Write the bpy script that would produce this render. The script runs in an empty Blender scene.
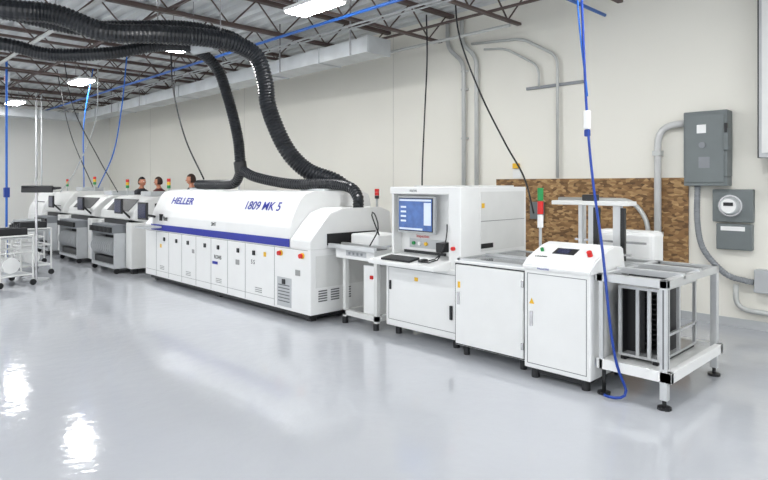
import bpy, bmesh, math, random
from mathutils import Vector, Matrix
random.seed(4)
scn = bpy.context.scene
COL = scn.collection
def s2l(c):
    return tuple(((x/255)/12.92 if x/255 <= .04045 else (((x/255)+.055)/1.055)**2.4) for x in c)
def mat(name, rgb, rough=.5, metal=0., emit=0., var=.04, scale=6.):
    m = bpy.data.materials.new(name); m.use_nodes = True
    nt = m.node_tree; b = nt.nodes['Principled BSDF']
    c = s2l(rgb)
    n = nt.nodes.new('ShaderNodeTexNoise'); n.inputs['Scale'].default_value = scale
    tc = nt.nodes.new('ShaderNodeTexCoord'); nt.links.new(tc.outputs['Object'], n.inputs['Vector'])
    r = nt.nodes.new('ShaderNodeValToRGB')
    r.color_ramp.elements[0].position = .3; r.color_ramp.elements[1].position = .7
    r.color_ramp.elements[0].color = (*[x*(1-var) for x in c], 1)
    r.color_ramp.elements[1].color = (*[min(1, x*(1+var)) for x in c], 1)
    nt.links.new(n.outputs['Fac'], r.inputs['Fac']); nt.links.new(r.outputs['Color'], b.inputs['Base Color'])
    b.inputs['Roughness'].default_value = rough; b.inputs['Metallic'].default_value = metal
    if emit:
        b.inputs['Emission Color'].default_value = (*c, 1); b.inputs['Emission Strength'].default_value = emit
    return m
WHITE = mat('powder_white', (229, 230, 229), .35, var=.012)
OFFW = mat('powder_offwhite', (214, 215, 213), .4, var=.02)
GREYM = mat('grey_paint', (130, 134, 138), .45)
LGREY = mat('light_grey_paint', (180, 183, 185), .45)
DARK = mat('dark_plastic', (24, 25, 28), .4)
BLACK = mat('black_rubber', (16, 17, 20), .38, var=.1)
HOSE = mat('hose_black', (22, 25, 30), .33, var=.1)
SEAM = mat('seam_grey', (105, 107, 109), .6)
SEAML = mat('seam_light', (150, 151, 150), .6)
BLUE = mat('stripe_blue', (12, 32, 150), .35)
CBLUE = mat('cable_blue', (10, 56, 145), .4)
PBLUE = mat('pipe_blue', (32, 100, 190), .4)
ALU = mat('aluminium', (202, 204, 205), .35, .5)
STEEL = mat('chrome_steel', (205, 205, 207), .25, .7)
GALV = mat('galvanised', (190, 194, 196), .42, .3, var=.1, scale=3)
COND = mat('conduit', (190, 192, 190), .45, .15)
PVC = mat('pvc_conduit', (200, 201, 200), .4)
ELEC = mat('electrical_grey', (108, 115, 116), .5)
RED = mat('red', (200, 28, 24), .4)
YEL = mat('yellow', (230, 182, 40), .5)
ORANGE = mat('orange', (225, 110, 30), .5)
GREEN = mat('green', (16, 128, 64), .4, emit=.1)
SCREEN = mat('screen_blue', (58, 86, 138), .2, emit=.45, var=.3, scale=14)
SCREENW = mat('screen_panel', (185, 195, 210), .3, emit=.35)
SCREEND = mat('screen_dark', (40, 44, 72), .2, emit=.1, var=.3)
GLASS = mat('smoked_window', (120, 124, 126), .12)
JOIST = mat('joist_paint', (86, 72, 68), .6)
LAMP = mat('lamp_lens', (255, 255, 255), .5, emit=58, var=0)
SKIN = mat('skin', (190, 130, 102), .55)
HAIR = mat('hair_dark', (52, 32, 22), .7)
HAIR2 = mat('hair_black', (26, 20, 18), .7)
SHIRT = mat('shirt_grey', (50, 52, 58), .8)
SHIRT2 = mat('shirt_maroon', (85, 35, 38), .8)
PANTS = mat('trousers', (40, 45, 60), .8)
EYEW = mat('eye_white', (235, 235, 235), .3)

def grp(name, loc=(0, 0, 0), rz=0):
    e = bpy.data.objects.new(name, None); e.location = loc; e.rotation_euler = (0, 0, rz)
    e.empty_display_size = .2; COL.objects.link(e); return e
def fin(bm, name, parent, m, smooth=False):
    me = bpy.data.meshes.new(name); bmesh.ops.recalc_face_normals(bm, faces=bm.faces)
    bm.to_mesh(me); bm.free()
    for mm in (m if isinstance(m, (list, tuple)) else [m]): me.materials.append(mm)
    if smooth:
        for p in me.polygons: p.use_smooth = True
    o = bpy.data.objects.new(name, me); COL.objects.link(o)
    if parent: o.parent = parent
    return o
def addbox(bm, x0, x1, y0, y1, z0, z1, bev=0.):
    mtx = Matrix.Translation(((x0+x1)/2, (y0+y1)/2, (z0+z1)/2)) @ Matrix.Diagonal((abs(x1-x0), abs(y1-y0), abs(z1-z0), 1))
    r = bmesh.ops.create_cube(bm, size=1, matrix=mtx)
    if bev:
        es = list({e for v in r['verts'] for e in v.link_edges})
        bmesh.ops.bevel(bm, geom=es, offset=bev, segments=2, affect='EDGES', profile=.5)
def box(parent, name, x0, x1, y0, y1, z0, z1, m, bev=0.):
    bm = bmesh.new(); addbox(bm, x0, x1, y0, y1, z0, z1, bev)
    return fin(bm, name, parent, m)
def boxes(parent, name, lst, m, bev=0.):
    bm = bmesh.new()
    for l in lst: addbox(bm, *l, bev)
    return fin(bm, name, parent, m)
def addcyl(bm, a, b, r, r2=None, n=16):
    a, b = Vector(a), Vector(b); d = b-a
    q = d.to_track_quat('Z', 'Y').to_matrix().to_4x4()
    bmesh.ops.create_cone(bm, cap_ends=True, segments=n, radius1=r, radius2=r if r2 is None else r2, depth=d.length,
                          matrix=Matrix.Translation((a+b)/2) @ q)
def cyl(parent, name, a, b, r, m, r2=None, n=16):
    bm = bmesh.new(); addcyl(bm, a, b, r, r2, n); return fin(bm, name, parent, m)
def cyls(parent, name, lst, m, n=12):
    bm = bmesh.new()
    for l in lst: addcyl(bm, l[0], l[1], l[2], n=n)
    return fin(bm, name, parent, m)
def prism(parent, name, prof, x0, x1, m, bev=0.):
    bm = bmesh.new()
    A = [bm.verts.new((x0, y, z)) for y, z in prof]; B = [bm.verts.new((x1, y, z)) for y, z in prof]
    n = len(prof)
    bm.faces.new(A); bm.faces.new(B[::-1])
    for i in range(n): bm.faces.new((A[i], B[i], B[(i+1) % n], A[(i+1) % n]))
    if bev: bmesh.ops.bevel(bm, geom=list(bm.edges), offset=bev, segments=2, affect='EDGES')
    return fin(bm, name, parent, m)
def crom(P, step):
    P = [Vector(p) for p in P]; Q = [P[0]*2-P[1]]+P+[P[-1]*2-P[-2]]; out = []
    for i in range(1, len(Q)-2):
        p0, p1, p2, p3 = Q[i-1:i+3]; n = max(2, int((p2-p1).length/step))
        for k in range(n):
            t = k/n
            out.append(.5*((2*p1)+(p2-p0)*t+(2*p0-5*p1+4*p2-p3)*t*t+(3*p1-p0-3*p2+p3)*t**3))
    out.append(P[-1]); return out
def addsweep(bm, pts, rf, n=12):
    T = [(pts[min(i+1, len(pts)-1)]-pts[max(i-1, 0)]).normalized() for i in range(len(pts))]
    up = Vector((0, 0, 1)) if abs(T[0].z) < .9 else Vector((1, 0, 0))
    N = T[0].cross(up).normalized(); prev = None
    for i, p in enumerate(pts):
        N = (N-T[i]*N.dot(T[i])).normalized(); Bn = T[i].cross(N); r = rf(i)
        ring = [bm.verts.new(p+(N*math.cos(2*math.pi*k/n)+Bn*math.sin(2*math.pi*k/n))*r) for k in range(n)]
        if prev:
            for k in range(n): bm.faces.new((prev[k], prev[(k+1) % n], ring[(k+1) % n], ring[k]))
        else: bm.faces.new(ring)
        prev = ring
    bm.faces.new(prev[::-1])
def hose(parent, name, P, r, m=None, pitch=.035):
    pts = crom(P, pitch/2); bm = bmesh.new()
    addsweep(bm, pts, lambda i: r if i % 2 else r*.88, 16); return fin(bm, name, parent, m or HOSE)
def tube(parent, name, P, r, m, smoothp=True, step=.06, n=10):
    pts = crom(P, step) if smoothp else [Vector(p) for p in P]
    bm = bmesh.new(); addsweep(bm, pts, lambda i: r, n); return fin(bm, name, parent, m, True)
def conduit(parent, name, P, r, m, bend=.15):
    P = [Vector(p) for p in P]; pts = [P[0]]
    for i in range(1, len(P)-1):
        a = P[i]+(P[i-1]-P[i]).normalized()*bend; b = P[i]+(P[i+1]-P[i]).normalized()*bend
        for k in range(7):
            t = k/6; pts.append(a*(1-t)**2+P[i]*2*t*(1-t)+b*t*t)
    pts.append(P[-1]); bm = bmesh.new(); addsweep(bm, pts, lambda i: r, 12); return fin(bm, name, parent, m, True)
def text(parent, name, s, loc, size, m, rx=90, rz=0, ext=.001, sx=1, bold=0):
    c = bpy.data.curves.new(name, 'FONT'); c.body = s; c.size = size; c.extrude = ext; c.offset = bold
    c.resolution_u = 6
    c.materials.append(m); o = bpy.data.objects.new(name, c); COL.objects.link(o)
    o.location = loc; o.rotation_euler = (math.radians(rx), 0, math.radians(rz)); o.scale = (sx, 1, 1)
    if parent: o.parent = parent
    return o
# plan helper: r = metres to the right, d = metres ahead of a visitor standing at the origin
ca, sa = .7157, .6984
def W(r, d, z): return (-ca*d+sa*r, sa*d+ca*r, z)

WY = 7.75; XL = -22.0
CB = 3.98; DK = 4.5      # joist bottom chord, deck
# ---------------- room -----------------
def floor_mat():
    m = mat('epoxy_floor', (179, 182, 187), .12, var=.03, scale=.6); nt = m.node_tree; b = nt.nodes['Principled BSDF']
    n = nt.nodes.new('ShaderNodeTexNoise'); n.inputs['Scale'].default_value = 7; n.inputs['Detail'].default_value = 4
    tc = nt.nodes.new('ShaderNodeTexCoord'); nt.links.new(tc.outputs['Object'], n.inputs['Vector'])
    bp = nt.nodes.new('ShaderNodeBump'); bp.inputs['Strength'].default_value = .14; bp.inputs['Distance'].default_value = .02
    nt.links.new(n.outputs['Fac'], bp.inputs['Height']); nt.links.new(bp.outputs['Normal'], b.inputs['Normal'])
    mr = nt.nodes.new('ShaderNodeMapRange'); mr.inputs['To Min'].default_value = .04; mr.inputs['To Max'].default_value = .12
    nt.links.new(n.outputs['Fac'], mr.inputs['Value']); nt.links.new(mr.outputs['Result'], b.inputs['Roughness'])
    b.inputs['IOR'].default_value = 1.6
    return m
FLOOR = floor_mat()
WALL = mat('wall_paint', (230, 228, 219), .7, var=.015, scale=.8)
WALL2 = mat('wall_paint_end', (236, 236, 232), .7, var=.015, scale=.8)
DECK = mat('deck_white', (202, 205, 206), .6, var=.06, scale=2)
box(None, 'floor', XL-.2, 4, -5, WY+.2, -.1, 0, FLOOR)
box(None, 'wall_back', XL-.2, 4, WY, WY+.2, 0, DK+.15, WALL)
box(None, 'wall_left', XL-.2, XL, -5, WY, 0, DK+.15, WALL2)
boxes(None, 'baseboard_back', [(XL, 4, WY-.012, WY, 0, .1)], LGREY)
boxes(None, 'trim_1', [(x, x+.012, WY-.004, WY, .1, DK-.05) for x in (-18.5, -12.9, -7.7, -1.2)], mat('joint', (205, 203, 196), .8))
bm = bmesh.new(); y = -5.0; pr = []
while y < WY:
    pr += [(y, DK), (y+.09, DK), (y+.12, DK+.05), (y+.21, DK+.05)]; y += .24
pr = [p for p in pr if p[0] <= WY]+[(WY, DK+.15), (-5, DK+.15)]
A = [bm.verts.new((XL, a, b)) for a, b in pr]; B = [bm.verts.new((4, a, b)) for a, b in pr]
for i in range(len(pr)-1): bm.faces.new((A[i], B[i], B[i+1], A[i+1]))
fin(bm, 'ceiling', None, DECK)
bm = bmesh.new(); x = XL+.7
while x < 3.8:
    addbox(bm, x-.05, x+.05, -5, WY-.005, DK-.06, DK-.005); addbox(bm, x-.035, x+.035, -5, WY-.3, CB, CB+.035)
    y = -5; k = 0
    while y < WY-.4:
        a = (x, y, CB+.02 if k % 2 else DK-.04); b = (x, y+.45, DK-.04 if k % 2 else CB+.02); addcyl(bm, a, b, .013, n=6); y += .45; k += 1
    x += 1.5
for yb in (1.0, 3.5, 6.7): addbox(bm, XL, 4, yb-.02, yb+.02, CB+.035, CB+.065)
fin(bm, 'roof_joists', None, JOIST)
LZ = 3.83
def light(x, y, z=LZ):
    g = grp('ceiling_light', (x, y, z))
    boxes(g, 'housing', [(-.43, .43, -.17, .17, .03, .08)], WHITE, .012)
    boxes(g, 'lens', [(-.4, .4, -.15, -.015, .008, .03), (-.4, .4, .015, .15, .008, .03)], LAMP)
    cyls(g, 'hangers', [((-.35, 0, .08), (-.35, 0, DK-z), .006), ((.35, 0, .08), (.35, 0, DK-z), .006)], STEEL)
for x, y in [(-5.85, 4.5), (-9.0, 4.3), (-13.6, 4.2), (-18.3, 4.0), (-1.6, 4.5), (2.4, 4.5),
             (-20, .6), (-15.5, .6), (-11, .6), (-6.3, .6), (-1.6, .6), (2.6, .6), (-18, -2.8), (-12, -2.8), (-6.5, -2.8), (-1, -2.8)]:
    light(x, y)
g = grp('hvac_duct')
DY = 6.0
boxes(g, 'main_run', [(-19.65, -6.48, DY, DY+.45, 3.65, 3.88)], GALV)
boxes(g, 'flanges', [(x, x+.035, DY-.02, DY+.47, 3.635, 3.893) for x in (-18.2, -16.4, -14.6, -12.8, -11, -9.2, -7.7, -6.52)], GALV)
boxes(g, 'straps', [(x, x+.03, DY-.012, DY, 3.65, DK) for x in (-16.9, -15, -13, -10.8, -8.8, -6.9)], STEEL)
g = grp('hvac_duct')
boxes(g, 'cross_run', [(-20.2, -19.7, -5, DY+.45, 3.65, 3.88)], GALV)
boxes(g, 'flanges', [(-20.22, -19.68, y, y+.035, 3.635, 3.893) for y in (-2, 0, 2, 4)], GALV)
g = grp('blue_air_pipe')
conduit(g, 'run', [(XL, 5.2, 3.925), (-3.6, 5.2, 3.925), (-3.6, 7.65, 3.925)], .022, PBLUE)
g = grp('sprinkler_pipe')
cyls(g, 'run', [((XL, 2.6, 3.94), (4, 2.6, 3.94), .03), ((XL, 1.8, 3.94), (4, 1.8, 3.94), .02)], COND)
g = grp('sprinkler_pipe')
cyls(g, 'run', [((XL, 7.2, 3.94), (-4.8, 7.2, 3.94), .025)], COND)
g = grp('cable_conduit_run')
cyls(g, 'run', [((XL, 5.6, 3.95), (-4.6, 5.6, 3.95), .015), ((XL, 5.72, 3.95), (-4.6, 5.72, 3.95), .012)], LGREY)
g = grp('exit_sign')
box(g, 'sign', -14.2, -13.85, 2.9, 2.94, 3.75, 3.92, WHITE, .005); text(g, 'letters', 'EXIT', (-14.17, 2.896, 3.78), .15, RED)
cyl(g, 'stem', (-14.02, 2.92, 3.92), (-14.02, 2.92, DK), .01, WHITE)
# ---------------- wall services -----------------
w = WY-.003
def wallconduit(name, P, r=.03, bend=.15, m=None):
    g = grp(name); conduit(g, 'tube', P, r, m or COND, bend)
    return g
g = wallconduit('electrical_conduit', [(-6.01, w-.06, 1.0), (-6.01, w-.06, 3.65), (-6.35, w-.06, 3.95), (-6.35, w-.06, 4.4)], .035)
boxes(g, 'clamps', [(-6.07, -5.95, w-.06, w, z, z+.03) for z in (1.6, 2.4, 3.2, 3.5)], COND)
g = wallconduit('electrical_conduit', [(-5.75, w-.06, 1.0), (-5.75, w-.06, 3.7), (-6.05, w-.06, 3.98), (-6.05, w-.06, 4.4)], .035)
g = wallconduit('electrical_conduit', [(-4.32, w-.06, 1.75), (-4.32, w-.06, 3.5), (-4.9, w-.06, 3.85), (-5.85, w-.06, 3.93)], .022)
boxes(g, 'strut', [(-4.85, -3.95, w-.04, w, 3.07, 3.11)], GREYM)
g = wallconduit('electrical_conduit', [(-4.62, w-.06, 3.09), (-4.62, w-.06, 3.4), (-5.2, w-.06, 3.75), (-5.6, w-.06, 3.8)], .018)
def osb():
    m = mat('osb_board', (150, 110, 62), .75); nt = m.node_tree; b = nt.nodes['Principled BSDF']
    tc = nt.nodes.new('ShaderNodeTexCoord'); mp = nt.nodes.new('ShaderNodeMapping'); mp.inputs['Scale'].default_value = (12, 12, 26)
    v = nt.nodes.new('ShaderNodeTexVoronoi'); v.inputs['Scale'].default_value = 1.3
    r = nt.nodes.new('ShaderNodeValToRGB'); r.color_ramp.elements[0].color = (*s2l((78, 56, 36)), 1); r.color_ramp.elements[1].color = (*s2l((192, 158, 110)), 1)
    e = r.color_ramp.elements.new(.5); e.color = (*s2l((138, 104, 66)), 1)
    nt.links.new(tc.outputs['Object'], mp.inputs['Vector']); nt.links.new(mp.outputs[0], v.inputs['Vector'])
    nt.links.new(v.outputs['Color'], r.inputs['Fac']); nt.links.new(r.outputs['Color'], b.inputs['Base Color']); return m
OSB = osb()
boxes(None, 'plywood_backboard', [(-5.4, -4.0, w-.02, w, .5, 1.74), (-3.995, -2.58, w-.02, w, .5, 1.74)], OSB)
g = grp('conduit_on_backboard')
conduit(g, 'upper', [(-4.3, w-.055, 1.45), (-3.25, w-.055, 1.45), (-3.05, w-.055, 1.2), (-3.05, w-.055, .0)], .03, COND)
boxes(g, 'junction_box', [(-4.75, -4.55, w-.1, w-.02, 1.15, 1.4), (-5.2, -5.05, w-.08, w-.02, 1.3, 1.5), (-3.75, -3.5, w-.1, w-.02, .75, 1.05)], ELEC, .005)
g = grp('electrical_disconnect_switch')
box(g, 'enclosure', -2.575, -2.1, w-.2, w, 1.745, 2.52, ELEC, .012)
box(g, 'lower_gutter', -2.57, -2.1, w-.2, w-.025, 1.64, 1.745, ELEC, .006)
box(g, 'door', -2.55, -2.13, w-.215, w-.2, 1.68, 2.48, ELEC, .006)
box(g, 'label', -2.42, -2.32, w-.219, w-.214, 2.26, 2.36, WHITE)
box(g, 'plate', -2.4, -2.28, w-.219, w-.214, 1.85, 1.98, GREYM)
cyl(g, 'knob', (-2.36, w-.215, 2.12), (-2.36, w-.235, 2.12), .035, GREYM)
box(g, 'lever_arm', -2.13, -2.08, w-.24, w-.1, 2.05, 2.3, ELEC, .01)
box(g, 'lever_tip', -2.12, -2.09, w-.25, w-.2, 2.25, 2.36, BLACK, .005)
conduit(g, 'feed_conduit', [(-2.58, w-.08, 2.4), (-2.92, w-.08, 2.4), (-2.92, w-.08, .5)], .043, PVC, .25)
boxes(g, 'coupling', [(-2.97, -2.87, w-.13, w-.022, 2.02, 2.08), (-2.97, -2.87, w-.13, w-.022, 1.0, 1.06)], COND)
hose(g, 'flex_conduit', [(-2.45, w-.1, 1.64), (-2.45, w-.1, 1.2), (-2.38, w-.1, .88), (-2.15, w-.1, .62), (-1.95, w-.1, .56), (-1.86, w-.1, .55)], .035, GREYM, .03)
g = grp('electricity_meter')
box(g, 'meter_base', -2.29, -1.87, w-.09, w, 1.22, 1.6, ELEC, .01)
box(g, 'lower_box', -2.25, -1.88, w-.09, w, .9, 1.2, ELEC, .01)
cyl(g, 'ring', (-2.09, w-.09, 1.41), (-2.09, w-.13, 1.41), .125, STEEL, n=32)
cyl(g, 'glass', (-2.09, w-.13, 1.41), (-2.09, w-.2, 1.41), .11, LGREY, .09, n=32)
cyl(g, 'meter_face', (-2.09, w-.2, 1.41), (-2.09, w-.204, 1.41), .08, WHITE, n=32)
box(g, 'dial', -2.14, -2.04, w-.208, w-.203, 1.41, 1.45, DARK)
box(g, 'tag', -2.2, -1.95, w-.095, w-.089, 1.12, 1.17, WHITE)
g = grp('wall_junction_box')
box(g, 'box', -1.85, -1.4, w-.14, w, .44, .7, LGREY, .01)
conduit(g, 'tail', [(-2.05, w-.06, .5), (-2.05, w-.06, .22), (-1.3, w-.06, .2)], .03, COND, .15)
g = grp('transformer_cabinet')
box(g, 'case', -1.77, -1.2, w-.28, w, 1.95, 3.9, LGREY, .01)
box(g, 'door', -1.74, -1.23, w-.29, w-.28, 2.0, 3.85, OFFW, .004)
box(g, 'hinge_bar', -1.8, -1.77, w-.2, w-.1, 1.95, 3.9, DARK)
box(g, 'base', -1.7, -1.2, w-.2, w, 1.5, 1.92, GREYM, .01)
g = grp('yellow_wall_tag')  # small yellow tag over a white plate on the wall, not a lamp
box(g, 'body', -5.08, -4.98, w-.06, w, 1.9, 1.98, YEL, .008)
box(g, 'plate', -5.1, -4.96, w-.015, w, 1.75, 1.89, WHITE)
box(None, 'wall_outlet', -3.35, -3.25, w-.04, w, .12, .24, LGREY, .006)

# ---------------- reflow oven -----------------
g = grp('reflow_oven')
yf = 4.25
box(g, 'lower_body', -10.35, -5.6, yf, 5.62, .1, .88, WHITE, .012)
box(g, 'plinth', -10.25, -5.7, yf+.06, 5.56, .04, .1, DARK)
prof = [(yf, .88), (yf, 1.02), (4.26, 1.12), (4.29, 1.22), (4.41, 1.46), (4.48, 1.53), (4.62, 1.57), (5.45, 1.57), (5.58, 1.52), (5.62, 1.4), (5.62, .88)]
prism(g, 'hood', prof, -10.1, -6.02, WHITE, .006)
prof2 = [(yf, .88), (yf, .98), (4.45, 1.2), (4.55, 1.3), (4.75, 1.36), (5.4, 1.36), (5.58, 1.3), (5.62, .88)]
prism(g, 'exit_hood', prof2, -6.01, -5.6, WHITE, .008)
prism(g, 'entry_hood', prof2, -10.35, -10.105, WHITE, .008)
box(g, 'blue_stripe', -10.1, -6.02, yf-.006, yf, .885, .985, BLUE)
boxes(g, 'panel_seams', [(x, x+.006, yf-.003, yf, .12, .87) for x in (-9.9, -9.42, -8.95, -8.47, -8.0, -7.52, -7.05, -6.35)]+[(-10.3, -5.65, yf-.003, yf, .865, .872), (-10.3, -6.35, yf-.003, yf, .2, .205)], SEAML)
boxes(g, 'hood_seams', [(-8.01, -8.0, 4.45, 5.4, 1.57, 1.573)], SEAM)
boxes(g, 'latches', [(x, x+.05, yf-.02, yf, .72, .78) for x in (-9.6, -9.15, -8.75, -8.2, -7.8, -7.25, -6.85)], DARK, .004)
boxes(g, 'base_vents', [(x, x+.16, yf-.004, yf, z, z+.01) for x in (-9.75, -8.8, -7.85, -6.8) for z in (.24, .265, .29)], SEAML)
boxes(g, 'stickers', [(-9.75, -9.69, yf-.002, yf, .6, .66), (-6.6, -6.54, yf-.002, yf, .72, .78)], YEL)
boxes(g, 'white_labels', [(-8.6, -8.52, yf-.002, yf, .6, .66), (-7.3, -7.2, yf-.002, yf, .55, .62), (-5.9, -5.8, yf-.002, yf, .55, .62)], SEAML)
for i, x in enumerate((-6.2, -5.75)):
    cyl(g, 'estop_base_%d' % i, (x, yf, .8), (x, yf-.02, .8), .035, YEL); cyl(g, 'estop_%d' % i, (x, yf-.02, .8), (x, yf-.05, .8), .028, RED)
box(g, 'access_hatch', -6.28, -5.98, yf-.008, yf, .14, .5, LGREY, .003)
boxes(g, 'hatch_louvres', [(-6.25, -6.01, yf-.012, yf-.008, z, z+.012) for z in (.2, .24, .28, .32, .36, .4)], SEAM)
box(g, 'hatch_knob', -6.16, -6.1, yf-.02, yf-.008, .42, .48, DARK)
boxes(g, 'end_louvres', [(-5.6, -5.594, y, y+.13, z, z+.015) for y in (4.37, 4.56, 4.75) for z in (.25, .28, .31, .34, .37)], SEAM)
box(g, 'end_panel', -5.6, -5.595, 4.33, 5.5, .42, .8, OFFW)
box(g, 'tunnel_mouth', -5.6, -5.585, 4.5, 5.3, .92, 1.06, BLACK)
boxes(g, 'exit_rails', [(-5.85, -5.56, 4.62, 4.67, .88, .93), (-5.6, -5.56, 5.1, 5.15, .88, .93)], ALU)
n = Vector((0, -.24, .12)).normalized()
rx = 90-math.degrees(math.atan2(.12, .24))
def hood_pt(x, t): return (x, 4.29+.12*t+n.y*.004, 1.22+.24*t+n.z*.004)
text(g, 'maker_lettering', 'HELLER', hood_pt(-9.55, .5), .165, BLUE, rx, sx=1.4, bold=.003)
text(g, 'model_lettering', '1809 MK 5', hood_pt(-7.24, .4), .175, BLUE, rx, sx=1.12, bold=.0015)
text(g, 'dealer_lettering', 'fast', (-9.62, yf-.004, 1.06), .11, DARK, 88, bold=.001)
box(g, 'dealer_logo', -9.78, -9.67, yf-.002, yf+.02, 1.05, 1.16, DARK)
text(g, 'hood_label', 'SMT', (-8.0, yf-.002, 1.05), .08, DARK, 88)
text(g, 'certification_lettering', 'ROHS', (-7.9, yf-.004, .58), .08, DARK, 90)
box(g, 'badge', -7.95, -7.8, yf-.006, yf-.001, .5, .54, BLUE)
text(g, 'fine_print', 'S S', (-6.9, yf-.004, .6), .08, DARK, 90)
cyl(g, 'monitor_arm', (-10.0, 4.3, 1.1), (-9.85, 4.05, 1.15), .02, DARK)
box(g, 'monitor', -10.08, -9.72, 4.0, 4.04, 1.07, 1.36, DARK, .008)
box(g, 'monitor_screen', -10.05, -9.75, 3.994, 4.0, 1.1, 1.33, SCREEND)
box(g, 'keyboard_shelf', -10.05, -9.68, 3.95, 4.25, .93, .96, LGREY, .004)
boxes(g, 'feet', [(x, x+.08, y, y+.08, 0, .05) for x in (-10.2, -8, -5.8) for y in (4.35, 5.4)], DARK)
boxes(g, 'roof_collars', [(-6.75, -6.2, 4.95, 5.5, 1.57, 1.6), (-9.8, -9.3, 4.8, 5.3, 1.57, 1.6)], GALV)
def tower(parent, x, y, z0, h=.35, cols=None, r=.03):
    cyl(parent, 'tower_pole', (x, y, z0), (x, y, z0+h*.45), r*.5, LGREY)
    z = z0+h*.45; s = h*.55/3
    for i, m in enumerate(cols or (GREEN, YEL, RED)):
        cyl(parent, 'tower_lamp_%d' % i, (x, y, z), (x, y, z+s*.94), r, m); z += s
tower(g, -9.25, 5.45, 1.57, .42, (GREEN, ORANGE, RED), .04)
tower(g, -5.72, 5.45, 1.36, .24, (DARK, RED, RED), .03)

# exhaust hoses
g = grp('exhaust_hose')
hose(g, 'duct', [W(-5.4, 6.3, 3.77), W(-4.36, 6.72, 3.66), W(-3.87, 6.97, 3.66), W(-3.37, 7.14, 3.5), W(-2.8, 7.45, 3.55), W(-2.2, 7.95, 3.6), W(-1.82, 8.25, 3.48), W(-1.7, 8.4, 3.15), W(-1.65, 8.5, 2.73), W(-1.41, 8.5, 2.18), W(-1.1, 8.45, 1.86), W(-.72, 8.35, 1.71), W(-.55, 8.3, 1.6)], .125, pitch=.045)
cyls(g, 'straps', [(W(-3.87, 6.97, 3.7), W(-3.87, 6.97, DK-.01), .008), (W(-2.2, 7.95, 3.7), W(-2.2, 7.95, DK-.01), .008)], STEEL)
g = grp('exhaust_hose')
hose(g, 'duct', [W(-5.7, 7.1, 3.42), W(-4.8, 7.4, 3.42), W(-4.3, 7.6, 3.33), W(-3.6, 7.75, 3.38), W(-3.1, 8.1, 3.56), W(-2.75, 8.5, 3.62), W(-2.5, 8.8, 3.4), W(-2.36, 8.9, 3.0), W(-2.22, 8.95, 2.4), W(-2.16, 8.9, 1.95)], .085, pitch=.038)
cyl(g, 'coupler', W(-2.17, 8.9, 2.0), W(-2.15, 8.9, 1.84), .095, BLACK)
cyl(g, 'silver_reducer', W(-2.75, 8.5, 3.62), W(-2.4, 8.35, 3.68), .1, GALV, .13)
hose(g, 'left_branch', [W(-2.15, 8.9, 1.88), W(-2.3, 9.1, 1.68), W(-2.7, 9.6, 1.66), W(-3.2, 10.15, 1.66)], .075, pitch=.038)
hose(g, 'right_branch', [W(-2.15, 8.9, 1.88), W(-1.85, 8.6, 1.76), W(-1.3, 8.3, 1.665), W(-.75, 8.0, 1.665), W(-.45, 7.75, 1.62), W(-.34, 7.62, 1.5), W(-.33, 7.6, 1.36)], .075, pitch=.038)
cyls(g, 'strap', [(W(-3.1, 8.1, 3.6), W(-3.1, 8.1, DK-.01), .008)], STEEL)
g = grp('exhaust_hose')
hose(g, 'duct', [W(-5.4, 7.0, 3.86), W(-4.6, 7.35, 3.78), W(-3.9, 7.55, 3.66), W(-3.3, 7.7, 3.7), W(-2.7, 8.1, 3.8), W(-2.2, 8.4, 3.75), W(-2.0, 8.45, 3.62)], .1, pitch=.04)

# ---------------- linking conveyor -----------------
g = grp('link_conveyor')
box(g, 'cover', -5.5, -4.82, 4.55, 5.25, .78, .92, WHITE, .01)
box(g, 'raised_housing', -5.45, -4.95, 4.75, 5.2, .92, 1.06, WHITE, .02)
boxes(g, 'legs', [(x, x+.05, y, y+.05, .08, .78) for x in (-5.42, -4.88) for y in (4.6, 5.15)], OFFW)
boxes(g, 'braces', [(-5.42, -4.83, 4.6, 4.65, .1, .16), (-5.42, -4.83, 5.15, 5.2, .1, .16), (-5.42, -5.37, 4.6, 5.2, .1, .16), (-4.88, -4.83, 4.6, 5.2, .1, .16)], OFFW)
cyls(g, 'feet', [((x, y, 0), (x, y, .08), .035) for x in (-5.4, -4.86) for y in (4.62, 5.18)], DARK)
box(g, 'control_box', -5.1, -4.88, 4.64, 4.95, .16, .72, WHITE, .01)
box(g, 'control_box_switch', -4.97, -4.93, 4.62, 4.64, .57, .61, RED)
boxes(g, 'rails', [(-5.55, -4.75, 4.48, 4.52, .9, .95), (-5.55, -4.75, 4.68, 4.72, .92, .95)], ALU)
box(g, 'belt', -5.55, -4.75, 4.52, 4.68, .92, .925, BLACK)
box(g, 'button_panel', -5.3, -4.95, 4.545, 4.552, .82, .88, LGREY)
boxes(g, 'buttons', [(-5.25+i*.07, -5.22+i*.07, 4.54, 4.546, .835, .865) for i in range(4)], GREYM)
tube(g, 'cable_loop', [(-5.0, 4.8, 1.06), (-5.02, 4.7, 1.3), (-4.92, 4.65, 1.32), (-4.86, 4.65, 1.15), (-4.95, 4.6, .95)], .008, BLACK)

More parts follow.
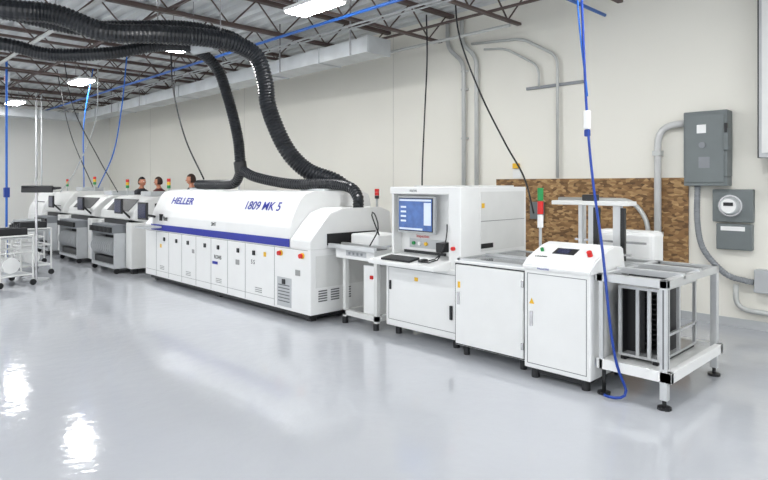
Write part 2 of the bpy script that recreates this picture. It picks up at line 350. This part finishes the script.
# ---------------- inspection machine -----------------
g = grp('optical_inspection_machine')
x0, x1, y0, y1 = -4.7, -3.68, 4.62, 5.85
box(g, 'lower_cabinet', x0, x1, y0, y1, .1, .8, WHITE, .01)
box(g, 'upper_cabinet', x0, x1, y0+.2, y1, .8, 1.63, WHITE, .012)
box(g, 'right_column', x1-.15, x1+.005, y0+.03, y0+.35, .8, 1.63, WHITE, .01)
box(g, 'top_canopy', x0, x1-.15, y0+.06, y0+.25, 1.55, 1.63, WHITE, .01)
boxes(g, 'front_trim', [(x0+.02, x0+.05, y0+.07, y0+.2, .85, 1.55)], WHITE)
box(g, 'monitor_bezel', -4.6, -4.06, y0+.08, y0+.13, 1.13, 1.53, LGREY, .01)
boxes(g, 'bezel_frame', [(-4.58, -4.08, y0+.076, y0+.08, 1.15, 1.51)], DARK)
box(g, 'monitor_screen', -4.57, -4.09, y0+.07, y0+.076, 1.16, 1.5, SCREEN)
boxes(g, 'window_panels', [(-4.56, -4.1, y0+.068, y0+.071, 1.475, 1.495), (-4.2, -4.1, y0+.068, y0+.071, 1.22, 1.46), (-4.56, -4.22, y0+.068, y0+.071, 1.165, 1.185)]+[(-4.54, -4.46, y0+.068, y0+.071, z, z+.02) for z in (1.25, 1.3, 1.35, 1.4)], SCREENW)
prism(g, 'keyboard_desk', [(4.38, .8), (4.38, .84), (4.82, .9), (4.82, .76)], x0-.04, x1-.12, WHITE, .006)
prism(g, 'keyboard', [(4.42, .85), (4.42, .87), (4.58, .893), (4.58, .87)], -4.58, -4.16, DARK, .003)
box(g, 'mouse', -4.08, -4.02, 4.46, 4.56, .86, .89, DARK, .01)
boxes(g, 'button_panel', [(-4.52, -4.0, y0+.19, y0+.2, .96, 1.06)], LGREY)
boxes(g, 'front_slot', [(-4.6, -4.0, y0+.185, y0+.2, .9, .93)], DARK)
for i, (x, m) in enumerate([(-4.45, GREEN), (-4.36, WHITE), (-4.27, YEL), (-3.76, RED)]):
    cyl(g, 'button_%d' % i, (x, y0+(.19 if i < 3 else .03), 1.01), (x, y0+(.17 if i < 3 else 0), 1.01), .02, m)
text(g, 'lettering', 'VISION', (-4.4, y0+.06-.003, 1.575), .035, GREYM, 90)
text(g, 'lettering_small', 'Inspection', (-4.42, y0+.195, 1.075), .045, RED, 90)
box(g, 'scanner', -4.02, -3.92, y0+.05, y0+.19, .95, 1.05, DARK, .01)
tube(g, 'scanner_cable', [(-3.97, 4.7, .95), (-3.92, 4.55, .9), (-4.0, 4.45, .87), (-3.85, 4.5, .9), (-3.82, 4.6, 1.1), (-3.84, 4.64, 1.25)], .007, BLACK)
boxes(g, 'door_seams', [(x0+.04, x1-.03, y0-.002, y0, .745, .75), (x0+.04, x1-.03, y0-.002, y0, .17, .175), (x0+.04, x0+.045, y0-.002, y0, .17, .75), (x1-.035, x1-.03, y0-.002, y0, .17, .75)], SEAM)
boxes(g, 'handles', [(x1-.1, x1-.07, y0-.02, y0, .3, .44), (x0+.06, x0+.085, y0-.015, y0, .5, .6)], DARK, .004)
boxes(g, 'warning_label', [(-4.27, -4.22, y0-.003, y0, .63, .67)], YEL)
cyls(g, 'feet', [((x, y, 0), (x, y, .1), .035) for x in (x0+.1, x1-.1) for y in (y0+.1, y1-.1)], DARK)
boxes(g, 'side_panel', [(x1, x1+.004, 4.99, 5.8, .96, 1.58)], OFFW)
boxes(g, 'side_seams', [(x1+.004, x1+.006, 4.99, 5.8, 1.27, 1.275)], SEAM)
boxes(g, 'side_label', [(x1+.004, x1+.007, 5.0, 5.05, 1.41, 1.46)], YEL)
box(g, 'board_slot', x1+.004, x1+.008, 4.99, 5.2, .99, 1.04, BLACK)
boxes(g, 'top_plate', [(x0+.1, x1-.1, y0+.35, y1-.1, 1.63, 1.645)], OFFW)
# ---------------- buffer cabinet -----------------
g = grp('buffer_cabinet')
x0, x1, y0, y1 = -3.64, -2.84, 4.5, 5.6
box(g, 'body', x0, x1, y0+.02, y1, .1, .92, WHITE, .008)
box(g, 'door', x0+.02, x1-.02, y0, y0+.02, .12, .88, WHITE, .006)
boxes(g, 'door_gap', [(x0+.01, x1-.01, y0+.01, y0+.022, .885, .895), (x0+.01, x1-.01, y0+.012, y0+.022, .108, .116), (x0+.008, x0+.018, y0+.012, y0+.022, .11, .89), (x1-.018, x1-.008, y0+.012, y0+.022, .11, .89)], DARK)
boxes(g, 'top_rim', [(x0+.02, x1-.02, y0+.03, y0+.06, .92, .94), (x0+.02, x1-.02, y1-.06, y1-.03, .92, .94), (x0+.02, x0+.05, y0+.03, y1-.03, .92, .94), (x1-.05, x1-.02, y0+.03, y1-.03, .92, .94)], ALU)
box(g, 'top_window', x0+.05, x1-.05, y0+.06, y1-.06, .92, .932, GLASS)
box(g, 'top_bar', x0+.05, x1-.05, 4.95, 4.98, .93, .955, ALU)
box(g, 'latch', x0+.05, x0+.075, y0-.012, y0, .5, .62, STEEL, .003)
box(g, 'warning_label', x0+.05, x0+.08, y0-.002, y0, .66, .72, YEL)
boxes(g, 'hinges', [(x1-.04, x1-.015, y0-.012, y0, z, z+.06) for z in (.2, .75)], STEEL, .003)
cyls(g, 'feet', [((x, y, 0), (x, y, .1), .03) for x in (x0+.08, x1-.08) for y in (y0+.1, y1-.1)], DARK)
tower(g, -2.99, 5.0, .93, .7, (WHITE, RED, GREEN), .028)
# ---------------- loader control cabinet -----------------
g = grp('loader_control_cabinet')
x0, x1, y0, y1 = -2.8, -2.2, 4.42, 5.15
box(g, 'body', x0, x1, y0, y1, .09, .93, WHITE, .012)
prism(g, 'console', [(y0-.02, .93), (y0-.02, .97), (y0+.06, 1.03), (y0+.3, 1.12), (y0+.42, 1.14), (y0+.58, 1.12), (y0+.62, .93)], x0-.01, x1+.01, WHITE, .01)
sl = math.degrees(math.atan2(.09, .24))
o = box(g, 'touch_screen', -.1, .1, -.055, .055, 0, .004, DARK, .001); o.location = (-2.52, y0+.2, 1.082); o.rotation_euler = (math.radians(sl), 0, 0)
o = box(g, 'touch_screen_glass', -.07, .04, -.04, .04, .004, .006, SCREEND); o.location = (-2.52, y0+.2, 1.082); o.rotation_euler = (math.radians(sl), 0, 0)
cyl(g, 'estop', (-2.28, y0+.16, 1.07), (-2.28, y0+.14, 1.105), .022, RED)
cyl(g, 'button', (-2.73, y0+.18, 1.075), (-2.73, y0+.17, 1.1), .015, GREEN)
text(g, 'lettering', 'MAGAZINE', (-2.66, y0-.022, .94), .022, BLUE, 90)
text(g, 'lettering_top', 'LOADER', (-2.74, y0+.07, 1.037), .03, DARK, sl)
boxes(g, 'door_seams', [(x0+.03, x1-.03, y0-.002, y0, .895, .9), (x0+.03, x1-.03, y0-.002, y0, .13, .135), (x0+.03, x0+.035, y0-.002, y0, .13, .9), (x1-.035, x1-.03, y0-.002, y0, .13, .9)], SEAM)
box(g, 'latch', x0+.06, x0+.085, y0-.012, y0, .45, .58, STEEL, .003)
bm = bmesh.new(); v = [bm.verts.new(p) for p in ((x0+.05, y0-.003, .64), (x0+.1, y0-.003, .64), (x0+.075, y0-.003, .69))]; bm.faces.new(v); fin(bm, 'warning_triangle', g, YEL)
box(g, 'plinth', x0+.06, x1-.06, y0+.06, y1-.06, .04, .09, DARK)
cyls(g, 'feet', [((x, y, 0), (x, y, .09), .035) for x in (x0+.07, x1-.07) for y in (y0+.07, y1-.07)], DARK)
# ---------------- magazine loader -----------------
g = grp('magazine_loader')
X0, X1, Y0, Y1 = -2.16, -1.64, 4.48, 5.66
p = .055
boxes(g, 'legs', [(X1-p, X1, Y0, Y0+p, .07, .95), (X1-p, X1, Y1-p, Y1, .07, .95), (X0, X0+p, Y1-p, Y1, .07, .95), (X0, X0+p*.6, Y0, Y0+p*.6, .2, .95), (-2.85, -2.79, Y1-p, Y1, .07, .95)], ALU, .004)
boxes(g, 'leg_grooves', [(X1-p*.6, X1-p*.4, Y0-.001, Y0+.005, .3, .88), (X1-.005, X1+.001, Y0+p*.4, Y0+p*.6, .3, .88)], SEAM)
boxes(g, 'top_rails', [(X0-.03, X1, Y0, Y0+p, .89, .95), (-2.85, X1, Y1-p, Y1, .89, .95), (X1-p, X1, Y0, Y1, .89, .95), (-2.85, X1, 5.18, 5.23, .92, .97), (-2.17, X1, 4.82, 4.86, .92, .97), (X0-.02, X0+.03, Y0, Y1, .89, .95)], ALU, .004)
boxes(g, 'belts', [(-2.85, X1-.02, 5.24, 5.3, .94, .96), (-2.17, X1-.02, 4.87, 4.93, .94, .96), (-2.17, X1-.06, 5.38, 5.5, .9, .94), (-2.17, X1-.06, 4.97, 5.08, .88, .92), (-2.14, X1-.06, 4.58, 4.7, .9, .93)], BLACK)
boxes(g, 'lower_shelf', [(X0-.02, X1+.03, Y0, Y0+.05, .2, .28), (X0-.02, X1+.03, Y1-.05, Y1, .2, .28), (X1-.02, X1+.03, Y0, Y1, .2, .28)], WHITE, .004)
box(g, 'shelf_plate', X0-.02, X1-.03, Y0+.04, Y1-.04, .22, .25, OFFW)
cyls(g, 'feet', [((x, y, 0), (x, y, .02), .05) for x in (X1-.03, X0+.03) for y in (Y0+.03, Y1-.03)]+[((x, y, .02), (x, y, .1), .015) for x in (X1-.03, X0+.03) for y in (Y0+.03, Y1-.03)], BLACK)
cyls(g, 'foot_stub', [((X0+.03, Y0+.03, .02), (X0+.03, Y0+.03, .2), .015), ((-2.82, Y1-.03, 0), (-2.82, Y1-.03, .1), .03)], BLACK)
boxes(g, 'lift_columns', [(-2.95, -2.89, 5.68, 5.72, .4, 1.46), (-2.66, -2.6, 5.3, 5.36, .4, 1.46), (-2.42, -2.35, 5.3, 5.36, .4, 1.46), (-2.76, -2.72, 5.3, 5.34, .93, 1.46)], ALU, .003)
boxes(g, 'lift_screws', [(-2.59, -2.54, 5.26, 5.31, .9, 1.44), (-2.34, -2.3, 5.28, 5.31, .9, 1.44)], BLACK)
box(g, 'lift_top_plate', -3.0, -2.25, 5.22, 5.42, 1.46, 1.5, OFFW, .005)
box(g, 'lift_motor', -2.7, -2.58, 5.25, 5.37, 1.5, 1.56, DARK, .01)
box(g, 'rear_cover', -2.82, -2.22, 5.72, 6.0, .82, 1.2, WHITE, .04)
boxes(g, 'rear_cover_legs', [(-2.8, -2.75, 5.75, 5.8, .0, .83), (-2.3, -2.25, 5.9, 5.95, 0, .83), (-2.8, -2.75, 5.9, 5.95, 0, .83)], ALU)
box(g, 'lift_mast', -2.18, -2.1, 5.2, 5.5, .25, .88, DARK)
boxes(g, 'cross_rods', [(-2.9, -2.2, 5.5, 5.52, 1.1, 1.12), (-2.9, -2.2, 5.17, 5.19, 1.02, 1.04)], STEEL)
g = grp('pcb_magazine_rack')
mx0, mx1, my0, my1 = -2.1, -1.77, 4.7, 5.5
boxes(g, 'plates', [(mx0, mx1, my0, my1, .28, .3), (mx0, mx1, my0, my1, .82, .84)], ALU)
boxes(g, 'slotted_wall', [(mx0+.015, mx0+.03, my0+.02, my1-.25, .3, .82), (mx0+.03, mx1-.06, my1-.3, my1-.285, .3, .82), (mx1-.06, mx1-.045, my0+.12, my0+.5, .3, .82), (mx0+.03, mx0+.17, my0+.1, my0+.115, .3, .82)], BLACK)
boxes(g, 'slot_ribs', [(mx0+.03, mx1-.06, my0+.1, my1-.3, z, z+.006) for z in [.34+.04*i for i in range(12)]], BLACK)
boxes(g, 'posts', [(x, x+.025, y, y+.025, .3, .82) for x in (mx0, mx1-.025) for y in (my0, my0+.4, my1-.025)]+[(mx0+.14, mx0+.165, my0, my0+.02, .3, .82), (mx1-.1, mx1-.075, my0, my0+.02, .3, .82)], ALU)
boxes(g, 'side_bars', [(mx1-.02, mx1, my0, my1, .45, .47)], ALU)
boxes(g, 'feet', [(mx0+.02, mx0+.06, my0, my1, .25, .28), (mx1-.06, mx1-.02, my0, my1, .25, .28)], BLACK)

# ---------------- cables -----------------
g = grp('blue_air_hose')
tube(g, 'hose', [W(1.66, 5.0, 4.4), W(1.665, 5.0, 3.5), W(1.69, 5.0, 2.8), W(1.72, 5.0, 2.2), W(1.73, 4.9, 1.7), W(1.735, 4.7, 1.15), W(1.735, 4.6, .8), W(1.76, 4.58, .5), W(1.8, 4.56, .25), W(1.86, 4.54, .07), W(1.8, 4.5, .03), W(1.72, 4.52, .03), W(1.7, 4.56, .03)], .011, CBLUE)
tube(g, 'hose_upper', [W(1.65, 5.02, 4.4), W(1.64, 5.02, 3.3), W(1.72, 5.0, 2.4)], .008, PBLUE)
cx, cy, _ = W(1.72, 5.0, 0)
box(g, 'coupling', cx-.025, cx+.025, cy-.025, cy+.025, 2.12, 2.28, WHITE, .01)
box(g, 'plug', cx-.022, cx+.022, cy-.022, cy+.022, 2.06, 2.12, CBLUE, .01)
def cable(P, r=.012, m=BLACK, name='hanging_cable'): tube(grp(name), 'cable', P, r, m)
cable([W(.66, 9.2, 4.3), W(.67, 9.2, 3.6), W(.62, 9.1, 2.6), W(.58, 9.0, 1.7), W(.58, 8.6, 1.2)])
cable([W(.98, 8.2, 4.3), W(1.05, 8.2, 3.7), W(1.3, 8.0, 2.9), W(1.6, 7.8, 2.2), W(1.8, 7.6, 1.75), W(1.85, 7.3, 1.3)])
cable([W(-3.9, 10.8, 4.2), W(-3.85, 10.8, 3.4), W(-3.6, 10.7, 2.5), W(-3.2, 10.5, 1.75)], .014)
cable([W(-5.0, 11.5, 4.2), W(-5.1, 11.5, 3.2), W(-5.4, 11.8, 2.3), W(-5.9, 12.2, 1.6)], .012, PBLUE)
cable([W(-6.5, 12, 4.2), W(-6.3, 12, 3.2), W(-5.8, 12, 2.2), W(-5.4, 12, 1.5)], .01)
cable([W(-6.4, 13, 4.2), W(-6.6, 13, 3.0), W(-6.6, 13, 1.6)], .012, PBLUE)
cable([W(-7.2, 13, 4.2), W(-6.9, 13, 2.8), W(-6.3, 12.8, 1.6)], .01)
cable([W(-6.0, 12.4, 4.2), W(-6.05, 12.4, 3.0), W(-6.5, 12.5, 2.0), W(-6.9, 12.6, 1.5)], .01, LGREY)
g = grp('air_drop_pipe')
cyls(g, 'pipe', [(W(-7.6, 11.9, 0), W(-7.6, 11.9, 4.2), .022)], PBLUE)
cx, cy, _ = W(-7.6, 11.9, 0)
box(g, 'regulator', cx-.05, cx+.05, cy-.05, cy+.05, 1.4, 1.6, CBLUE, .01)
g = grp('power_drop_pole')
cyls(g, 'pole', [(W(-10, 17, 0), W(-10, 17, 4.3), .03), (W(-9.85, 17, 0), W(-9.85, 17, 4.3), .022)], LGREY)

# ---------------- placement machines -----------------
def placer(x0, x1, yf=4.2, h=1.42):
    g = grp('pick_and_place_machine'); c = (x0+x1)/2; L = x1-x0
    box(g, 'base', x0, x1, yf+.35, yf+1.5, .1, .95, OFFW, .015)
    box(g, 'side_left', x0, x0+.25, yf+.05, yf+.4, .1, .95, OFFW, .015)
    box(g, 'side_right', x1-.25, x1, yf+.05, yf+.4, .1, .95, OFFW, .015)
    prism(g, 'cover', [(yf+.32, .95), (yf+.1, 1.0), (yf+.12, 1.15), (yf+.35, h-.05), (yf+.5, h), (yf+1.35, h), (yf+1.5, h-.1), (yf+1.5, .95)], x0+.02, x1-.02, OFFW, .015)
    o = box(g, 'window', -L*.32, L*.32, -.15, .15, 0, .006, DARK); o.location = (c, yf+.235-.01, 1.26); o.rotation_euler = (math.radians(48), 0, 0)
    box(g, 'feeder_bay', x0+.25, x1-.25, yf+.1, yf+.34, .5, .98, DARK)
    boxes(g, 'feeders', [(x0+.28+i*.07, x0+.32+i*.07, yf-.15, yf+.3, .72, .9) for i in range(int((L-.56)/.07))], GREYM, .004)
    boxes(g, 'feeder_handles', [(x0+.285+i*.07, x0+.315+i*.07, yf-.2, yf-.15, .76, .86) for i in range(int((L-.56)/.07))], DARK)
    bm = bmesh.new()
    for i in range(int((L-.6)/.1)):
        addcyl(bm, (x0+.32+i*.1, yf-.02, .47), (x0+.34+i*.1, yf-.02, .47), .17, n=24)
    fin(bm, 'reels', g, [LGREY])
    boxes(g, 'cart_frame', [(x0+.27, x0+.31, yf-.15, yf+.3, .1, .75), (x1-.31, x1-.27, yf-.15, yf+.3, .1, .75), (x0+.27, x1-.27, yf-.15, yf-.1, .1, .16)], LGREY)
    box(g, 'cart_tray', x0+.3, x1-.3, yf-.1, yf+.3, .12, .28, DARK)
    cyls(g, 'casters', [((x, yf-.1, .05), (x+.04, yf-.1, .05), .05) for x in (x0+.28, x1-.32)], BLACK)
    boxes(g, 'feet', [(x, x+.1, y, y+.1, 0, .1) for x in (x0+.05, x1-.15) for y in (yf+.1, yf+1.35)], DARK)
    box(g, 'side_port', x1-.002, x1+.006, yf+.45, yf+1.2, .55, .9, BLACK)
    box(g, 'side_window', x1-.022, x1-.012, yf+.5, yf+1.2, 1.02, 1.3, DARK)
    box(g, 'side_conveyor', x1, x1+.15, yf+.7, yf+1.0, .82, .9, ALU)
    cyl(g, 'monitor_arm', (x1-.2, yf+.15, 1.0), (x1-.2, yf-.05, 1.2), .02, DARK)
    box(g, 'monitor', x1-.42, x1-.08, yf-.1, yf-.06, 1.12, 1.4, DARK, .01)
    box(g, 'monitor_screen', x1-.4, x1-.1, yf-.106, yf-.1, 1.15, 1.37, SCREEND)
    boxes(g, 'roof_units', [(c-.3, c+.2, yf+.7, yf+1.2, h, h+.1)], LGREY, .01)
    tower(g, x1-.3, yf+.9, h, .36, (GREEN, YEL, RED), .035); return g
placer(-12.75, -11.0); placer(-14.85, -13.1); placer(-16.7, -15.2, 4.2, 1.5)
g = grp('solder_paste_printer')
box(g, 'base', -18.3, -17.0, 4.3, 5.6, .1, .9, WHITE, .02)
prism(g, 'hood', [(4.3, .9), (4.35, 1.1), (4.6, 1.45), (5.3, 1.45), (5.6, 1.3), (5.6, .9)], -18.3, -17.0, WHITE, .02)
box(g, 'window', -18.1, -17.2, 4.42, 4.44, 1.12, 1.22, DARK); boxes(g, 'feet', [(x, x+.1, y, y+.1, 0, .1) for x in (-18.2, -17.2) for y in (4.4, 5.4)], DARK)
tower(g, -17.3, 5, 1.45, .36)
def cart(x, y, rz, h=.95, dark=True):
    g = grp('feeder_trolley', (x, y, 0), rz)
    L, D = .75, .5
    cyls(g, 'posts', [((sx*L/2, sy*D/2, .1), (sx*L/2, sy*D/2, h), .016) for sx in (-1, 1) for sy in (-1, 1)]+
         [((-L/2, sy*D/2, z), (L/2, sy*D/2, z), .014) for sy in (-1, 1) for z in (.18, .55, h)]+
         [((sx*L/2, -D/2, z), (sx*L/2, D/2, z), .014) for sx in (-1, 1) for z in (.18, .55, h)], OFFW)
    boxes(g, 'shelves', [(-L/2, L/2, -D/2, D/2, h-.05, h-.03), (-L/2, L/2, -D/2, D/2, .17, .19)], LGREY)
    cyls(g, 'casters', [((sx*L/2-.015, sy*D/2, .05), (sx*L/2+.015, sy*D/2, .05), .05) for sx in (-1, 1) for sy in (-1, 1)], BLACK)
    boxes(g, 'feeders', [(-L/2+.06+i*.1, -L/2+.11+i*.1, -D/2+.03, D/2-.02, h-.03, h+.06+.03*(i % 3)) for i in range(6)], DARK if dark else LGREY, .006)
    bm = bmesh.new()
    for i in range(4): addcyl(bm, (-.25+i*.14, 0, .33), (-.23+i*.14, 0, .33), .13, n=20)
    fin(bm, 'reels', g, WHITE)
cart(-11.35, 2.35, .2, .82); cart(-12.5, 2.95, .1, .85); cart(-14.4, 3.35, 0, .8, False); cart(-13.6, 2.2, .3, .9)
g = grp('work_bench', (-17.2, 2.6, 0))
box(g, 'top', -1.3, 1.3, -.38, .38, .8, .84, LGREY, .005)
boxes(g, 'legs', [(x, x+.05, y, y+.05, 0, .8) for x in (-1.25, 1.2) for y in (-.35, .3)]+[(x, x+.04, .3, .34, .84, 1.6) for x in (-1.2, 1.16)]+[(-1.2, 1.2, .3, .34, 1.56, 1.6)], ALU)
box(g, 'monitor', -.3, .3, -.02, .02, .98, 1.35, DARK, .01); box(g, 'monitor_stand', -.1, .1, -.08, .08, .84, .86, DARK); box(g, 'monitor_neck', -.02, .02, 0, .03, .86, 1.0, DARK)
box(g, 'parts_bin', .5, .9, -.2, .1, .84, 1.0, CBLUE, .01); box(g, 'toolbox', -1.0, -.6, -.2, .1, .84, 1.05, DARK, .01)
g = grp('articulated_monitor_arm', W(-6.0, 10.2, 0))
cyl(g, 'post', (0, 0, 0), (0, 0, 1.55), .02, STEEL); cyl(g, 'base', (0, 0, 0), (0, 0, .03), .2, LGREY, n=24)
cyl(g, 'arm', (0, 0, 1.55), (.3, .3, 1.6), .018, DARK); cyl(g, 'arm_upper', (.3, .3, 1.6), (-.1, -.2, 1.62), .018, DARK)
o = box(g, 'monitor', -.27, .27, -.02, .02, -.06, .06, DARK, .01); o.location = (.05, -.0, 1.58); o.rotation_euler = (math.radians(-5), 0, math.radians(45))

# ---------------- people -----------------
def skinmesh(name, V, E, R, root=0, sub=2):
    me = bpy.data.meshes.new(name); me.from_pydata([tuple(v) for v in V], E, []); o = bpy.data.objects.new(name, me); COL.objects.link(o)
    o.modifiers.new('s', 'SKIN')
    for i, r in enumerate(R): me.skin_vertices[0].data[i].radius = (r if isinstance(r, tuple) else (r, r))
    for v in me.skin_vertices[0].data: v.use_root = False
    me.skin_vertices[0].data[root].use_root = True
    s = o.modifiers.new('b', 'SUBSURF'); s.levels = sub; s.render_levels = sub
    dg = bpy.context.evaluated_depsgraph_get(); m2 = bpy.data.meshes.new_from_object(o.evaluated_get(dg))
    bpy.data.objects.remove(o); o2 = bpy.data.objects.new(name, m2); COL.objects.link(o2)
    for p in m2.polygons: p.use_smooth = True
    return o2
def person(x, y, rz, h, hair, shirt):
    g = grp('person', (x, y, 0), rz); k = h/1.78; g.scale = (k, k, k)
    V = [(0, 0, .95), (0, 0, 1.1), (0, 0, 1.3), (0, .01, 1.45), (0, 0, 1.53), (0, -.01, 1.6)]; R = [(.15, .11), (.14, .1), (.165, .11), (.1, .08), (.055, .055), (.05, .05)]
    E = [(i, i+1) for i in range(5)]
    for s in (-1, 1):
        b = len(V); V += [(s*.18, .01, 1.43), (s*.23, .02, 1.15), (s*.21, -.12, .95), (s*.2, -.2, .93)]; R += [.062, .045, .034, .026]; E += [(3, b), (b, b+1), (b+1, b+2), (b+2, b+3)]
        b = len(V); V += [(s*.1, 0, .86), (s*.11, -.01, .5), (s*.11, .02, .1), (s*.12, -.13, .045)]; R += [.09, .06, .045, .04]; E += [(0, b), (b, b+1), (b+1, b+2), (b+2, b+3)]
    o = skinmesh('body', V, E, R); o.parent = g; me = o.data
    for m in (shirt, PANTS, SKIN, BLACK): me.materials.append(m)
    for p in me.polygons:
        c = p.center; p.material_index = 3 if c.z < .09 else (2 if c.z > 1.515 and abs(c.x) < .1 else (2 if (abs(c.x) > .16 and c.y < -.08 and c.z < 1.1) else (1 if c.z < .93 and not (abs(c.x) > .17) else 0)))
    for s in (-1, 1):
        V = [(0, 0, 0), (0, -.05, 0)]; R = [.022, (.035, .016)]; E = [(0, 1)]
        for i, (fx, fl) in enumerate([(-.03, .065), (-.01, .075), (.01, .07), (.03, .055)]):
            b = len(V); V += [(fx, -.085, 0), (fx, -.085-fl*.5, -.008), (fx, -.085-fl*.9, -.03)]; R += [.009, .0085, .007]; E += [(1, b), (b, b+1), (b+1, b+2)]
        b = len(V); V += [(-s*.04, -.04, -.005), (-s*.055, -.075, -.015)]; R += [.011, .009]; E += [(0, b), (b, b+1)]
        hd = skinmesh('hand_%s' % ('l' if s < 0 else 'r'), V, E, R, sub=1); hd.data.materials.append(SKIN); hd.parent = g; hd.location = (s*.2, -.2, .93)
    bm = bmesh.new(); bmesh.ops.create_uvsphere(bm, u_segments=24, v_segments=18, radius=1)
    for v in bm.verts:
        z = v.co.z; f = 1-.28*max(0, -z)**1.5; yy = v.co.y*f
        v.co = Vector((v.co.x*.076*f, yy*.095, z*.118))
    fin(bm, 'head', g, SKIN, True).location = (0, -.015, 1.67)
    bm = bmesh.new(); bmesh.ops.create_uvsphere(bm, u_segments=24, v_segments=18, radius=1)
    bmesh.ops.delete(bm, geom=[v for v in bm.verts if v.co.z < (-.55 if v.co.y > .0 else .38)], context='VERTS')
    for v in bm.verts: v.co = Vector((v.co.x*.084, v.co.y*.103, v.co.z*.127))
    fin(bm, 'hair', g, hair, True).location = (0, -.01, 1.672)
    prism(g, 'nose', [(-.105, 1.685), (-.135, 1.645), (-.105, 1.64)], -.013, .013, SKIN, .003)
    box(g, 'mouth', -.022, .022, -.103, -.095, 1.607, 1.614, RED)
    for s in (-1, 1):
        bm = bmesh.new(); bmesh.ops.create_uvsphere(bm, u_segments=10, v_segments=8, radius=.012); fin(bm, 'eye', g, EYEW, True).location = (s*.032, -.1, 1.68)
        bm = bmesh.new(); bmesh.ops.create_uvsphere(bm, u_segments=10, v_segments=8, radius=.006); fin(bm, 'pupil', g, BLACK, True).location = (s*.032, -.109, 1.68)
        bm = bmesh.new(); bmesh.ops.create_uvsphere(bm, u_segments=12, v_segments=8, radius=1)
        for v in bm.verts: v.co = Vector((v.co.x*.01, v.co.y*.02, v.co.z*.032))
        fin(bm, 'ear', g, SKIN, True).location = (s*.08, 0, 1.665)
person(-14.9, 6.02, 2.0, 1.84, HAIR2, SHIRT)
person(-14.3, 6.2, -1.0, 1.84, HAIR, SHIRT2)
person(-12.2, 6.02, -.9, 1.88, HAIR, SHIRT)

# ---------------- world + camera -----------------
wd = bpy.data.worlds.new('World'); scn.world = wd; wd.use_nodes = True
wd.node_tree.nodes['Background'].inputs[0].default_value = (.94, .97, 1, 1); wd.node_tree.nodes['Background'].inputs[1].default_value = 1.15
cd = bpy.data.cameras.new('Camera'); cam = bpy.data.objects.new('Camera', cd); COL.objects.link(cam)
cam.location = (0, 0, 1.65); cam.rotation_euler = (math.radians(90), 0, math.atan2(ca, sa))
cd.sensor_width = 36; cd.lens = 591/768*36; cd.shift_y = -55/768; cd.clip_end = 200
scn.camera = cam
scn.view_settings.view_transform = 'Standard'
scn.view_settings.exposure = .5
